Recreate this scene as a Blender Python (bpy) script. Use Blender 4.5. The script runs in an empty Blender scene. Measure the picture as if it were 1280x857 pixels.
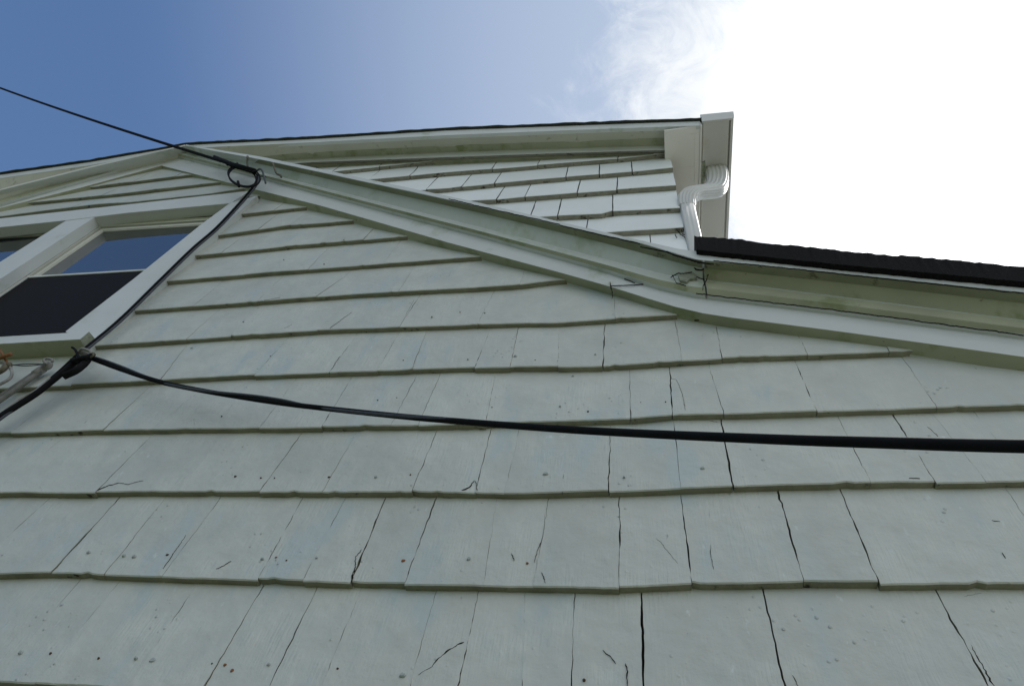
import bpy, bmesh, math, random
from mathutils import Vector, Euler, noise
random.seed(7)
R = math.radians
SC = bpy.context.scene
COL = SC.collection

# ------------------------------------------------------------ camera
H = 1.5                                   # eye height above the lawn
FPX = 882.544                             # focal length in pixels of a 1280 px wide picture
cam_d = bpy.data.cameras.new('camera'); cam = bpy.data.objects.new('camera', cam_d); COL.objects.link(cam)
cam.location = (0, 0, H)
cam.rotation_euler = (R(146.40691), R(-7.2276), R(8.085865))
cam_d.sensor_width = 36; cam_d.lens = 36*FPX/1280; cam_d.clip_end = 3000; cam_d.clip_start = 0.05
SC.camera = cam
ROT = Euler(cam.rotation_euler, 'XYZ').to_matrix()

# ------------------------------------------------------------ light
SUN_EL, SUN_AZ = 58.0, 60.0               # azimuth from +y towards +x: high behind the house, to the right
sdir = Vector((math.cos(R(SUN_EL))*math.sin(R(SUN_AZ)), math.cos(R(SUN_EL))*math.cos(R(SUN_AZ)), math.sin(R(SUN_EL))))
sl = bpy.data.lights.new('sun', 'SUN'); sl.energy = 3.0; sl.angle = R(0.6); sl.color = (1, 0.96, 0.9)
so = bpy.data.objects.new('sun', sl); COL.objects.link(so); so.rotation_euler = (-sdir).to_track_quat('-Z', 'Y').to_euler()
w = bpy.data.worlds.new('World'); SC.world = w; w.use_nodes = True
nt = w.node_tree; nt.nodes.clear()
def N(t, **k):
    n = nt.nodes.new(t)
    for a, b in k.items(): setattr(n, a, b)
    return n
L = lambda a, b: nt.links.new(a, b)
out = N('ShaderNodeOutputWorld'); bg = N('ShaderNodeBackground'); bg.inputs['Strength'].default_value = 0.10
sky = N('ShaderNodeTexSky', sky_type='NISHITA', sun_disc=False, sun_elevation=R(SUN_EL), sun_rotation=R(SUN_AZ),
        altitude=50, air_density=1.0, dust_density=0.8, ozone_density=2.5)
tc = N('ShaderNodeTexCoord')
dot = N('ShaderNodeVectorMath', operation='DOT_PRODUCT'); L(tc.outputs['Generated'], dot.inputs[0]); dot.inputs[1].default_value = (0.47, 0.25, 0.845)
mp = N('ShaderNodeMapping'); mp.inputs['Scale'].default_value = (1.0, 1.0, 1.0); L(tc.outputs['Generated'], mp.inputs[0])
n1 = N('ShaderNodeTexNoise'); n1.inputs['Scale'].default_value = 5.5; n1.inputs['Detail'].default_value = 9; n1.inputs['Roughness'].default_value = 0.62; n1.inputs['Distortion'].default_value = 0.5
L(mp.outputs[0], n1.inputs['Vector'])
# cloud cover rises towards the sun
near = N('ShaderNodeMapRange', interpolation_type='SMOOTHSTEP'); L(dot.outputs['Value'], near.inputs['Value'])
near.inputs['From Min'].default_value = 0.78; near.inputs['From Max'].default_value = 0.985
near.inputs['To Min'].default_value = -0.45; near.inputs['To Max'].default_value = 0.62
n2 = N('ShaderNodeTexNoise'); n2.inputs['Scale'].default_value = 15; n2.inputs['Detail'].default_value = 8; n2.inputs['Roughness'].default_value = 0.68; n2.inputs['Distortion'].default_value = 0.8
L(mp.outputs[0], n2.inputs['Vector'])
wsp = N('ShaderNodeMapRange'); L(n2.outputs['Fac'], wsp.inputs['Value']); wsp.inputs['From Min'].default_value = 0.3; wsp.inputs['From Max'].default_value = 0.7; wsp.inputs['To Min'].default_value = -0.20; wsp.inputs['To Max'].default_value = 0.20
nn_ = N('ShaderNodeMath', operation='ADD'); L(n1.outputs['Fac'], nn_.inputs[0]); L(wsp.outputs[0], nn_.inputs[1])
add = N('ShaderNodeMath', operation='ADD'); L(nn_.outputs[0], add.inputs[0]); L(near.outputs[0], add.inputs[1])
cov = N('ShaderNodeMapRange', interpolation_type='SMOOTHSTEP'); L(add.outputs[0], cov.inputs['Value'])
cov.inputs['From Min'].default_value = 0.33; cov.inputs['From Max'].default_value = 1.12
veil = N('ShaderNodeMapRange', interpolation_type='SMOOTHSTEP'); L(dot.outputs['Value'], veil.inputs['Value'])
veil.inputs['From Min'].default_value = 0.42; veil.inputs['From Max'].default_value = 1.0; veil.inputs['To Min'].default_value = 0.0; veil.inputs['To Max'].default_value = 0.9
mx0 = N('ShaderNodeMath', operation='MAXIMUM'); L(cov.outputs[0], mx0.inputs[0]); mx0.inputs[1].default_value = 0.0
veilc = N('ShaderNodeMix', data_type='RGBA'); L(veil.outputs[0], veilc.inputs['Factor']); hs = N('ShaderNodeHueSaturation'); hs.inputs['Saturation'].default_value = 1.10; hs.inputs['Value'].default_value = 1.12; L(sky.outputs[0], hs.inputs['Color']); L(hs.outputs[0], veilc.inputs[6]); veilc.inputs[7].default_value = (4.0, 4.75, 5.9, 1)
# unseen cloud bank added behind the camera to brighten the shaded wall
dot2 = N('ShaderNodeVectorMath', operation='DOT_PRODUCT'); L(tc.outputs['Generated'], dot2.inputs[0]); dot2.inputs[1].default_value = (0.33, -0.83, 0.45)
bank = N('ShaderNodeMapRange', interpolation_type='SMOOTHSTEP'); L(dot2.outputs['Value'], bank.inputs['Value'])
bank.inputs['From Min'].default_value = 0.40; bank.inputs['From Max'].default_value = 0.85; bank.inputs['To Min'].default_value = -0.35; bank.inputs['To Max'].default_value = 0.5
ad2 = N('ShaderNodeMath', operation='ADD'); L(n1.outputs['Fac'], ad2.inputs[0]); L(bank.outputs[0], ad2.inputs[1])
cv2 = N('ShaderNodeMapRange', interpolation_type='SMOOTHSTEP'); L(ad2.outputs[0], cv2.inputs['Value']); cv2.inputs['From Min'].default_value = 0.42; cv2.inputs['From Max'].default_value = 0.85
cv3 = N('ShaderNodeMath', operation='MULTIPLY'); cv3.inputs[1].default_value = 0.72; L(cv2.outputs[0], cv3.inputs[0])
mx = N('ShaderNodeMath', operation='MAXIMUM'); L(mx0.outputs[0], mx.inputs[0]); L(cv3.outputs[0], mx.inputs[1])
glow = N('ShaderNodeMapRange', interpolation_type='SMOOTHSTEP'); L(dot.outputs['Value'], glow.inputs['Value'])
glow.inputs['From Min'].default_value = 0.915; glow.inputs['From Max'].default_value = 0.99
glow.inputs['To Min'].default_value = 7.5; glow.inputs['To Max'].default_value = 22.0
cc = N('ShaderNodeCombineXYZ')
for i, s in enumerate((0.97, 1.0, 1.03)):
    m_ = N('ShaderNodeMath', operation='MULTIPLY'); m_.inputs[1].default_value = s; L(glow.outputs[0], m_.inputs[0]); L(m_.outputs[0], cc.inputs[i])
mixc = N('ShaderNodeMix', data_type='RGBA'); L(mx.outputs[0], mixc.inputs['Factor']); L(veilc.outputs[2], mixc.inputs[6]); L(cc.outputs[0], mixc.inputs[7])
L(mixc.outputs[2], bg.inputs['Color']); L(bg.outputs[0], out.inputs['Surface'])
SC.view_settings.view_transform = 'Standard'; SC.view_settings.look = 'None'; SC.view_settings.gamma = 1
SC.view_settings.exposure = 0.42
try: SC.view_settings.use_curve_mapping = False
except Exception: pass

# ------------------------------------------------------------ materials
def mat(name, col, rough=0.6, spec=0.4, metal=0.0, var=0.0, vscale=3.0, bump=0.0, bscale=60.0, stretch=(1, 1, 1),
        spots=None, grain=0.0, blister=0.0, per_face=0.0):
    m = bpy.data.materials.new(name); m.use_nodes = True; t = m.node_tree; t.nodes.clear()
    def n(ty, **k):
        q = t.nodes.new(ty)
        for a, b in k.items(): setattr(q, a, b)
        return q
    lk = t.links.new
    o = n('ShaderNodeOutputMaterial'); b = n('ShaderNodeBsdfPrincipled'); lk(b.outputs[0], o.inputs[0])
    b.inputs['Roughness'].default_value = rough; b.inputs['Metallic'].default_value = metal
    b.inputs['Specular IOR Level'].default_value = spec
    co = n('ShaderNodeTexCoord'); mpn = n('ShaderNodeMapping'); lk(co.outputs['Object'], mpn.inputs[0]); mpn.inputs['Scale'].default_value = stretch
    base = None
    rgb = n('ShaderNodeRGB'); rgb.outputs[0].default_value = (*col, 1); base = rgb.outputs[0]
    if var:
        tx = n('ShaderNodeTexNoise'); tx.inputs['Scale'].default_value = vscale; tx.inputs['Detail'].default_value = 7; tx.inputs['Roughness'].default_value = 0.6
        lk(mpn.outputs[0], tx.inputs['Vector'])
        mr = n('ShaderNodeMapRange'); lk(tx.outputs['Fac'], mr.inputs['Value']); mr.inputs['From Min'].default_value = 0.25; mr.inputs['From Max'].default_value = 0.75
        mr.inputs['To Min'].default_value = 1-var; mr.inputs['To Max'].default_value = 1+var
        vm = n('ShaderNodeVectorMath', operation='SCALE'); lk(base, vm.inputs[0]); lk(mr.outputs[0], vm.inputs['Scale']); base = vm.outputs[0]
    if per_face:
        at_ = n('ShaderNodeAttribute', attribute_name='tone'); 
        vm = n('ShaderNodeVectorMath', operation='SCALE'); lk(base, vm.inputs[0]); lk(at_.outputs['Fac'], vm.inputs['Scale']); base = vm.outputs[0]
    if spots:
        for (scol, sscale, lo, hi, st) in spots:
            mp2 = n('ShaderNodeMapping'); lk(co.outputs['Object'], mp2.inputs[0]); mp2.inputs['Scale'].default_value = st
            tx = n('ShaderNodeTexNoise'); tx.inputs['Scale'].default_value = sscale; tx.inputs['Detail'].default_value = 8; tx.inputs['Roughness'].default_value = 0.65
            lk(mp2.outputs[0], tx.inputs['Vector'])
            mr = n('ShaderNodeMapRange', interpolation_type='SMOOTHSTEP'); lk(tx.outputs['Fac'], mr.inputs['Value'])
            mr.inputs['From Min'].default_value = lo; mr.inputs['From Max'].default_value = hi
            mi = n('ShaderNodeMix', data_type='RGBA'); lk(mr.outputs[0], mi.inputs['Factor']); lk(base, mi.inputs[6]); mi.inputs[7].default_value = (*scol, 1)
            base = mi.outputs[2]
    lk(base, b.inputs['Base Color'])
    hsum = None
    def addh(sock, k):
        nonlocal hsum
        mu = n('ShaderNodeMath', operation='MULTIPLY'); lk(sock, mu.inputs[0]); mu.inputs[1].default_value = k
        if hsum is None: hsum = mu.outputs[0]
        else:
            a = n('ShaderNodeMath', operation='ADD'); lk(hsum, a.inputs[0]); lk(mu.outputs[0], a.inputs[1]); hsum = a.outputs[0]
    if bump:
        tx = n('ShaderNodeTexNoise'); tx.inputs['Scale'].default_value = bscale; tx.inputs['Detail'].default_value = 5; lk(mpn.outputs[0], tx.inputs['Vector']); addh(tx.outputs['Fac'], bump)
    if grain:
        mp3 = n('ShaderNodeMapping'); lk(co.outputs['Object'], mp3.inputs[0]); mp3.inputs['Scale'].default_value = (1, 1, 0.045)
        tx = n('ShaderNodeTexNoise'); tx.inputs['Scale'].default_value = 240; tx.inputs['Detail'].default_value = 3; lk(mp3.outputs[0], tx.inputs['Vector']); 
        tm = n('ShaderNodeTexNoise'); tm.inputs['Scale'].default_value = 9; tm.inputs['Detail'].default_value = 2; lk(co.outputs['Object'], tm.inputs['Vector'])
        mr = n('ShaderNodeMapRange'); lk(tm.outputs['Fac'], mr.inputs['Value']); mr.inputs['From Min'].default_value = 0.42; mr.inputs['From Max'].default_value = 0.65
        mu = n('ShaderNodeMath', operation='MULTIPLY'); lk(tx.outputs['Fac'], mu.inputs[0]); lk(mr.outputs[0], mu.inputs[1]); addh(mu.outputs[0], grain)
    if blister:
        tx = n('ShaderNodeTexVoronoi'); tx.inputs['Scale'].default_value = 55; lk(co.outputs['Object'], tx.inputs['Vector'])
        mr = n('ShaderNodeMapRange', interpolation_type='SMOOTHSTEP'); lk(tx.outputs['Distance'], mr.inputs['Value']); mr.inputs['From Min'].default_value = 0.0; mr.inputs['From Max'].default_value = 0.22
        mr.inputs['To Min'].default_value = 1; mr.inputs['To Max'].default_value = 0
        tm = n('ShaderNodeTexNoise'); tm.inputs['Scale'].default_value = 7; tm.inputs['Detail'].default_value = 4; lk(co.outputs['Object'], tm.inputs['Vector'])
        mr2 = n('ShaderNodeMapRange'); lk(tm.outputs['Fac'], mr2.inputs['Value']); mr2.inputs['From Min'].default_value = 0.55; mr2.inputs['From Max'].default_value = 0.65
        mu = n('ShaderNodeMath', operation='MULTIPLY'); lk(mr.outputs[0], mu.inputs[0]); lk(mr2.outputs[0], mu.inputs[1]); addh(mu.outputs[0], blister)
    if hsum is not None:
        bu = n('ShaderNodeBump'); bu.inputs['Strength'].default_value = 1.0; bu.inputs['Distance'].default_value = 0.001; lk(hsum, bu.inputs['Height']); lk(bu.outputs[0], b.inputs['Normal'])
    return m
M = {}
WHITE = (0.60, 0.66, 0.65)
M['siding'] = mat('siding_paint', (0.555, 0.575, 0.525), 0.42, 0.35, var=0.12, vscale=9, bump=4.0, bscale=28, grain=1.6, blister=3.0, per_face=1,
                  spots=[((0.52, 0.545, 0.51), 4.0, 0.50, 0.72, (1, 1, 0.5)), ((0.49, 0.55, 0.54), 7.0, 0.52, 0.66, (1, 1, 0.4)), ((0.62, 0.66, 0.64), 60, 0.63, 0.74, (1, 1, 0.45)),
                         ((0.38, 0.41, 0.40), 55, 0.71, 0.78, (1, 1, 0.07)), ((0.30, 0.31, 0.28), 26, 0.70, 0.74, (1, 1, 0.6)), ((0.13, 0.11, 0.08), 95, 0.75, 0.78, (1, 1, 0.5))])
M['butt'] = mat('mildew_bounce_shingle_butt', (0.26, 0.26, 0.19), 0.8, 0.2, var=0.25, vscale=18, bump=1.5, bscale=120, spots=[((0.05, 0.045, 0.03), 22, 0.60, 0.70, (1, 1, 1))])  # olive tint: mildew plus green ground bounce put into the colour
M['upper'] = mat('upper_siding_paint', (0.83, 0.86, 0.85), 0.55, 0.3, var=0.05, vscale=5, bump=0.8, bscale=60, grain=1.0, per_face=1,
                 spots=[((0.25, 0.22, 0.16), 30, 0.70, 0.78, (1, 1, 0.6))])
M['upbutt'] = mat('upper_shingle_butt', (0.30, 0.29, 0.23), 0.8, 0.2, var=0.3, vscale=20, spots=[((0.07, 0.06, 0.04), 20, 0.55, 0.68, (1, 1, 1))])
M['trim'] = mat('trim_paint', (0.64, 0.665, 0.65), 0.5, 0.35, var=0.05, vscale=4, bump=0.6, bscale=50,
                spots=[((0.45, 0.50, 0.40), 5, 0.56, 0.72, (1, 1, 1)), ((0.20, 0.18, 0.13), 60, 0.73, 0.77, (1, 1, 1))])
M['algae_bounce'] = mat('algae_bounce_trim_paint', (0.38, 0.39, 0.27), 0.6, 0.3, var=0.12, vscale=6, bump=0.8, bscale=50,  # underside colour holds both algae and the lawn's green bounce light
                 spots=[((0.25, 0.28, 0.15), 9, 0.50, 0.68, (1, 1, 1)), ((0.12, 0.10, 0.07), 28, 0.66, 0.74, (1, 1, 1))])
M['cove'] = mat('cove_moulding_paint', (0.54, 0.58, 0.53), 0.55, 0.3, var=0.07, vscale=5, bump=0.6, bscale=50,
                spots=[((0.38, 0.44, 0.30), 6, 0.50, 0.70, (1, 1, 1)), ((0.18, 0.14, 0.09), 50, 0.74, 0.78, (1, 1, 1))])
M['cream'] = mat('cream_paint', (0.62, 0.62, 0.55), 0.5, 0.3, var=0.06, vscale=5, bump=0.4, bscale=50, spots=[((0.35, 0.33, 0.25), 30, 0.64, 0.74, (1, 1, 1))])
M['soffit'] = mat('soffit_paint', (0.55, 0.54, 0.44), 0.6, 0.3, var=0.07, vscale=4, bump=0.5, bscale=40, spots=[((0.33, 0.31, 0.22), 14, 0.58, 0.72, (1, 1, 1))])
M['soffitw'] = mat('white_soffit_paint', (0.87, 0.85, 0.81), 0.6, 0.3, var=0.04, vscale=4)
M['dark'] = mat('dark_backing_wood', (0.035, 0.032, 0.025), 0.95, 0.1, var=0.3, vscale=30)
M['crack'] = mat('bare_crack_wood', (0.02, 0.018, 0.014), 1.0, 0.05)
M['caulk'] = mat('old_caulk', (0.52, 0.49, 0.44), 0.8, 0.2, var=0.25, vscale=40, bump=3, bscale=120, spots=[((0.16, 0.12, 0.08), 50, 0.62, 0.7, (1, 1, 1))])
M['rot'] = mat('exposed_rotten_wood', (0.30, 0.32, 0.25), 0.9, 0.1, var=0.4, vscale=60, bump=3, bscale=80)
M['shingle'] = mat('asphalt_roof_shingle', (0.009, 0.008, 0.008), 0.95, 0.2, var=0.4, vscale=200, bump=3, bscale=300)
M['shingle_green'] = mat('weathered_roof_shingle', (0.05, 0.055, 0.045), 0.95, 0.2, var=0.4, vscale=100, bump=3, bscale=300)
M['metalw'] = mat('white_enamelled_aluminium', (0.60, 0.60, 0.57), 0.5, 0.4, var=0.05, vscale=3, spots=[((0.55, 0.52, 0.44), 6, 0.56, 0.74, (1, 1, 0.5))])
M['glass'] = mat('window_glass', (0.012, 0.016, 0.026), 0.03, 1.0)
M['glass'].node_tree.nodes['Principled BSDF'].inputs['IOR'].default_value = 2.5
M['screen'] = mat('insect_screen', (0.007, 0.007, 0.009), 0.8, 0.2)
M['black'] = mat('black_cable_jacket', (0.009, 0.009, 0.010), 0.8, 0.1, var=0.3, vscale=20, bump=0.5, bscale=100)
M['greywire'] = mat('weathered_grey_cable', (0.05, 0.055, 0.065), 0.5, 0.3, var=0.4, vscale=60)
M['grey'] = mat('weathered_grey_conduit', (0.16, 0.16, 0.14), 0.55, 0.4, var=0.35, vscale=40)
M['porcelain'] = mat('grey_white_porcelain', (0.27, 0.26, 0.24), 0.55, 0.3, var=0.4, vscale=50)
M['iron'] = mat('rusty_iron', (0.16, 0.14, 0.10), 0.8, 0.3, metal=0.2, var=0.4, vscale=120)
M['steel'] = mat('tarnished_wire', (0.08, 0.09, 0.09), 0.7, 0.2)
M['rust'] = mat('orange_rust', (0.24, 0.11, 0.05), 0.85, 0.2, var=0.3, vscale=90)
M['nail'] = mat('rusted_nail_head', (0.09, 0.06, 0.04), 0.8, 0.3)
M['paintnail'] = mat('painted_nail_head', (0.40, 0.44, 0.43), 0.6, 0.3)
M['lawn'] = mat('lawn_grass', (0.055, 0.068, 0.032), 0.9, 0.2, var=0.5, vscale=1.2, bump=8, bscale=40, spots=[((0.12, 0.13, 0.05), 0.6, 0.5, 0.7, (1, 1, 1))])
M['stone'] = mat('foundation_concrete', (0.30, 0.29, 0.27), 0.9, 0.2, var=0.15, vscale=6, bump=2, bscale=40)

# ------------------------------------------------------------ helpers
def ray(px, py):
    return ROT @ Vector((px-640, -(py-428.5), -FPX))
def at(px, py, y):                       # the point of the photographed line that stands y metres in front of the lens plane's foot
    d = ray(px, py); d = d*(y/d.y); return Vector((d.x, y, d.z+H))
def at_z(px, py, z):
    d = ray(px, py); d = d*((z-H)/d.z); return Vector((d.x, d.y, z))

class MB:
    def __init__(s): s.v = []; s.f = []; s.m = []; s.t = []
    def add(s, vs, fs, mi=0, tone=1.0):
        b = len(s.v); s.v += [tuple(v) for v in vs]
        for k, f in enumerate(fs):
            s.f.append([b+i for i in f]); s.m.append(mi if isinstance(mi, int) else mi[k]); s.t.append(tone)
    def box(s, x0, x1, y0, y1, z0, z1, mi=0, fn=None):
        vs = [Vector((x, y, z)) for z in (z0, z1) for y in (y0, y1) for x in (x0, x1)]
        if fn: vs = [fn(v) for v in vs]
        s.add(vs, [(0,2,3,1),(4,5,7,6),(0,1,5,4),(2,6,7,3),(0,4,6,2),(1,3,7,5)], mi)
    def prism(s, pts, depth, mi=0):       # pts: outline points (3D); depth: vector
        n = len(pts); vs = [Vector(p) for p in pts]+[Vector(p)+Vector(depth) for p in pts]
        s.add(vs, [tuple(range(n)), tuple(range(2*n-1, n-1, -1))]+[(i, i+n, (i+1) % n+n, (i+1) % n) for i in range(n)], mi)
    def tube(s, pts, r, n=8, mi=0, cap=True):
        pts = [Vector(p) for p in pts]; rs = r if isinstance(r, (list, tuple)) else [r]*len(pts)
        vs = []; prev = None
        for i, p in enumerate(pts):
            a = pts[max(i-1, 0)]; b = pts[min(i+1, len(pts)-1)]; d = (b-a)
            if d.length < 1e-9: d = Vector((0, 0, 1))
            d.normalize()
            u = (prev-d*prev.dot(d)) if prev else d.orthogonal()
            if u.length < 1e-6: u = d.orthogonal()
            u.normalize(); prev = u; v_ = d.cross(u)
            for k in range(n):
                a_ = 2*math.pi*k/n; vs.append(p+(u*math.cos(a_)+v_*math.sin(a_))*rs[i])
        fs = [(i*n+k, i*n+(k+1) % n, (i+1)*n+(k+1) % n, (i+1)*n+k) for i in range(len(pts)-1) for k in range(n)]
        if cap: fs += [tuple(range(n-1, -1, -1)), tuple((len(pts)-1)*n+k for k in range(n))]
        s.add(vs, fs, mi)
    def build(s, name, mats, parent=None, smooth=False):
        me = bpy.data.meshes.new(name); me.from_pydata(s.v, [], s.f)
        mats = mats if isinstance(mats, (list, tuple)) else [mats]
        for q in mats: me.materials.append(q)
        me.polygons.foreach_set('material_index', s.m)
        at_ = me.attributes.new('tone', 'FLOAT', 'FACE'); at_.data.foreach_set('value', s.t)
        if smooth: me.polygons.foreach_set('use_smooth', [True]*len(s.f))
        bm = bmesh.new(); bm.from_mesh(me); bmesh.ops.recalc_face_normals(bm, faces=bm.faces); bm.to_mesh(me); bm.free()
        me.update()
        o = bpy.data.objects.new(name, me); COL.objects.link(o)
        if parent: o.parent = parent
        return o
def thing(o, label, cat, group=None):
    o['label'] = label; o['category'] = cat
    if group: o['group'] = group
    return o
def empty(name, label, cat, group=None):
    o = bpy.data.objects.new(name, None); COL.objects.link(o); return thing(o, label, cat, group)
def struct(o): o['kind'] = 'structure'; return o
def smooth_path(pts, n=8):
    P = [Vector(p) for p in pts]; P = [2*P[0]-P[1]]+P+[2*P[-1]-P[-2]]; o = []
    for i in range(1, len(P)-2):
        for k in range(n):
            t = k/n; a, b, c, d = P[i-1:i+3]
            o.append(0.5*((2*b)+(c-a)*t+(2*a-5*b+4*c-d)*t*t+(3*b-3*c+d-a)*t**3))
    o.append(P[-2]); return o
def nz(x, s=1.0, o=0.0): return noise.noise(Vector((x*s, o, 3.7)))

class Line:                               # a height profile z(x) on the plane y
    def __init__(s, px, y, x0=None, x1=None, add=None):
        P = [at(a, b, y) for a, b in px]; P.sort(key=lambda p: p.x); s.y = y
        s.P = [(p.x, p.z) for p in P]
        if x0 is not None and x0 < s.P[0][0]:
            s.P.insert(0, (x0, s.P[0][1]+(x0-s.P[0][0])*((s.P[1][1]-s.P[0][1])/(s.P[1][0]-s.P[0][0]) if add is None else add)))
        if x1 is not None and x1 > s.P[-1][0]:
            s.P.append((x1, s.P[-1][1]+(x1-s.P[-1][0])*((s.P[-1][1]-s.P[-2][1])/(s.P[-1][0]-s.P[-2][0]) if add is None else add)))
    def z(s, x):
        P = s.P
        if x <= P[0][0]: return P[0][1]
        for (a, b), (c, d) in zip(P, P[1:]):
            if x <= c: return b+(d-b)*(x-a)/(c-a)
        return P[-1][1]
    def xs(s): return [p[0] for p in s.P]

# ------------------------------------------------------------ ground
def lawn():
    mb = MB(); n = 60; Rr = 900
    vs = []; 
    for j in range(n+1):
        for i in range(n+1):
            a = (i/n*2-1); b = (j/n*2-1)
            x = math.copysign(abs(a)**3, a)*Rr; y = math.copysign(abs(b)**3, b)*Rr
            d = math.hypot(x, y); vs.append((x, y, (0.05*noise.noise(Vector((x*.3, y*.3, 0))) if d > 3 else 0)))
    mb.add(vs, [(j*(n+1)+i, j*(n+1)+i+1, (j+1)*(n+1)+i+1, (j+1)*(n+1)+i) for j in range(n) for i in range(n)])
    return struct(mb.build('ground', M['lawn'], smooth=True))
lawn()
def add_bounce_slab():
    mb = MB(); mb.box(2.1, 6.2, -14, 16, -.2, .055); return struct(mb.build('unseen_bounce_slab', mat('bounce_slab_concrete', (0.36, 0.35, 0.33), 0.9, 0.2, var=0.15, vscale=1.5, bump=2, bscale=60)))  # unseen pale slab, added to bounce sunlight up to the right soffit
add_bounce_slab()

house = empty('house', 'weathered white shingle-clad house with front gable, upper gable and peeling paint', 'house')

# ------------------------------------------------------------ front gable siding
YF, T = 1.0, 0.0175
LP = [  # bottom edges of the courses as they run across the wall, lowest first
 [(0,716),(65,714),(200,720),(320,724),(440,727.5),(640,731),(775,734),(865,730),(1005,728.5),(1280,727.5)],
 [(0,615),(120,615),(325,614),(515,614),(640,617),(760,614),(920,608),(1100,603.5),(1280,600)],
 [(0,541),(120,537),(324,534),(600,529.5),(789,524),(841,518.5),(1018,513),(1174,507),(1280,504.7)],
 [(0,485),(50,483),(120,479),(322,468),(450,463),(600,459),(755,457),(905,447.5),(1040,442),(1138,438)],
 [(115,432),(160,429),(396,412),(640,403),(695,402.5),(819,394)],
 [(160,388),(340,375),(437,367.6),(640,356.7),(695,350)],
 [(201,352),(336,340),(591,321)],
 [(239,320),(362,307),(501,295.6)],
 [(269,294),(355,282),(432,276)], [(300,267.5),(366,260)]]
XL, XR = -5.6, 1.35
rowsL = [Line(p, YF, XL, XR, 0.0) for p in LP]
class Const:
    def __init__(s, z): s.zc = z; s.P = [(XL, z), (XR, z)]
    def z(s, x): return s.zc+0.004*nz(x, 1.3, s.zc)
base_z = rowsL[0].z(0)-0.215
low = [Const(base_z-0.215*k) for k in range(6, 0, -1)]
L0 = Line([(0,850),(150,857)], YF, XL, XR, 0.0)
L0c = Const(base_z); L0c.zc = L0.P[0][1]-0.003
courses = low+[L0c]+rowsL+[Const(rowsL[-1].z(-1.5)+0.2*k) for k in (1, 2)]
NR = len(low)                              # index of L0
# rake: lower edge of the frieze where it meets the wall
PK = at(202, 210, 1.0)
rake_R = Line([(203,212),(267,228),(330,246),(400,263),(500,292),(560,309),(700,347),(766,365),(833,391),(900,405),(1040,426),(1280,462)], 1.005, None, 1.6)
rake_Lf = Line([(0,268),(100,241),(203,212)], 1.005, -7.0, None)
def rake(x): return (rake_R.z(x) if x > rake_R.P[0][0] else rake_Lf.z(x))+0.05

SEAMS = {0: [((90,725),(0,840),.6),((137,730),(47,850),.6),((240,727),(160,857),1.2),((322,732),(255,857),1.5),((391,732),(336,857),1.4),((447,732),(402,857),.7),
    ((542,735),(512,855),1.5),((595,737),(572,855),.9),((655,745),(652,857),.4),((717,742),(714,857),1.3),((801.5,739),(804,857),4.5),((956,739),(981,857),3.2),((1175,736),(1237,857),2.2)],
 1: [((52,622),(0,675),1.2),((140,622),(65,714),2.2),((189,635),(132,715),.5),((255,641),(202,720),.7),((360,647),(324,720),1.6),((427,620),(380,722),.8),((477,622),(439,725),2.2),
    ((540,625),(506,727),1.3),((618,625),(605,725),.4),((682,630),(667,732),1.0),((774,627),(774,732),1.6),((852,619),(865,728),2.0),((976,617),(1005,728),2.4),((1056,616),(1099,727),3.0)],
 2: [((55,560),(0,610),.5),((122,560),(75,610),.5),((167,560),(122,612),.6),((272,544),(222,613),.4),((369,544),(324,614),1.0),((439,542),(403,614),.6),((542,539),(515,613),1.2),((611,537),(596,605),1.4),
    ((638,579),(630,616),.6),((762,545),(761,612),1.2),((845,550),(851,609),1.0),((903,526),(917,614),4.0),((1060,540),(1089,604),.9),((1123,520),(1170,602),1.8),((1175,520),(1227,592),.5),((1240,535),(1280,590),.9)],
 3: [((250,480),(190,536),.3),((364,473),(325,533),.7),((433,475),(403,531),1.1),((508,488),(489,530),.8),((542,479),(525,524),.6),((615,479),(607,528),.5),((787,462),(788,524),1.6),
    ((837,458),(841,524),2.6),((894,478),(905,516),1.0),((999,457),(1020,511),1.2),((1143,462),(1172,509),1.0)],
 4: [((219,445),(200,475),.3),((340,440),(318,468),.3),((441,417),(411,466),.9),((494,417),(473,460),.9),((528,420),(515,460),.3),((610,410),(593,460),.7),((646,410),(637,459),.9),((698,410),(697,458),.3),((755,404),(754,459),2.2),
    ((845,400),(852,449),.9),((897,412),(902,446),1.3)],
 5: [((359,380),(331,410),.3),((417,389),(395,414),.8),((519,372),(499,408),1.1),((612,369),(599,399),.5),((768,370),(769,397),.5)],
 6: [((420,350),(398,368),.3),((512,337),(499,363),.4)], 7: [((330,320),(310,338),.3)], 8: [], 9: []}
def jag(v, s): return 0.0016*nz(v, 28, s)+0.0018*nz(v, 140, s+9)
class Seam:
    def __init__(s, a, b, w):
        s.a, s.b = a, b; s.w = w*0.0009; s.seed = random.random()*99
    def x(s, z, side):
        t = (z-s.b[1])/(s.a[1]-s.b[1]) if abs(s.a[1]-s.b[1]) > 1e-6 else 0
        t = max(-.3, min(1.5, t)); return s.b[0]+(s.a[0]-s.b[0])*t+jag(z, s.seed)+side*s.w*0.5*max(.35, .95+(1.9 if s.w < .0024 else .5)*nz(z, 22, s.seed+5))
def vseam(x, w, zb, zt, lean=0.0): return Seam((x+lean, zt), (x-lean, zb), w)

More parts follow.
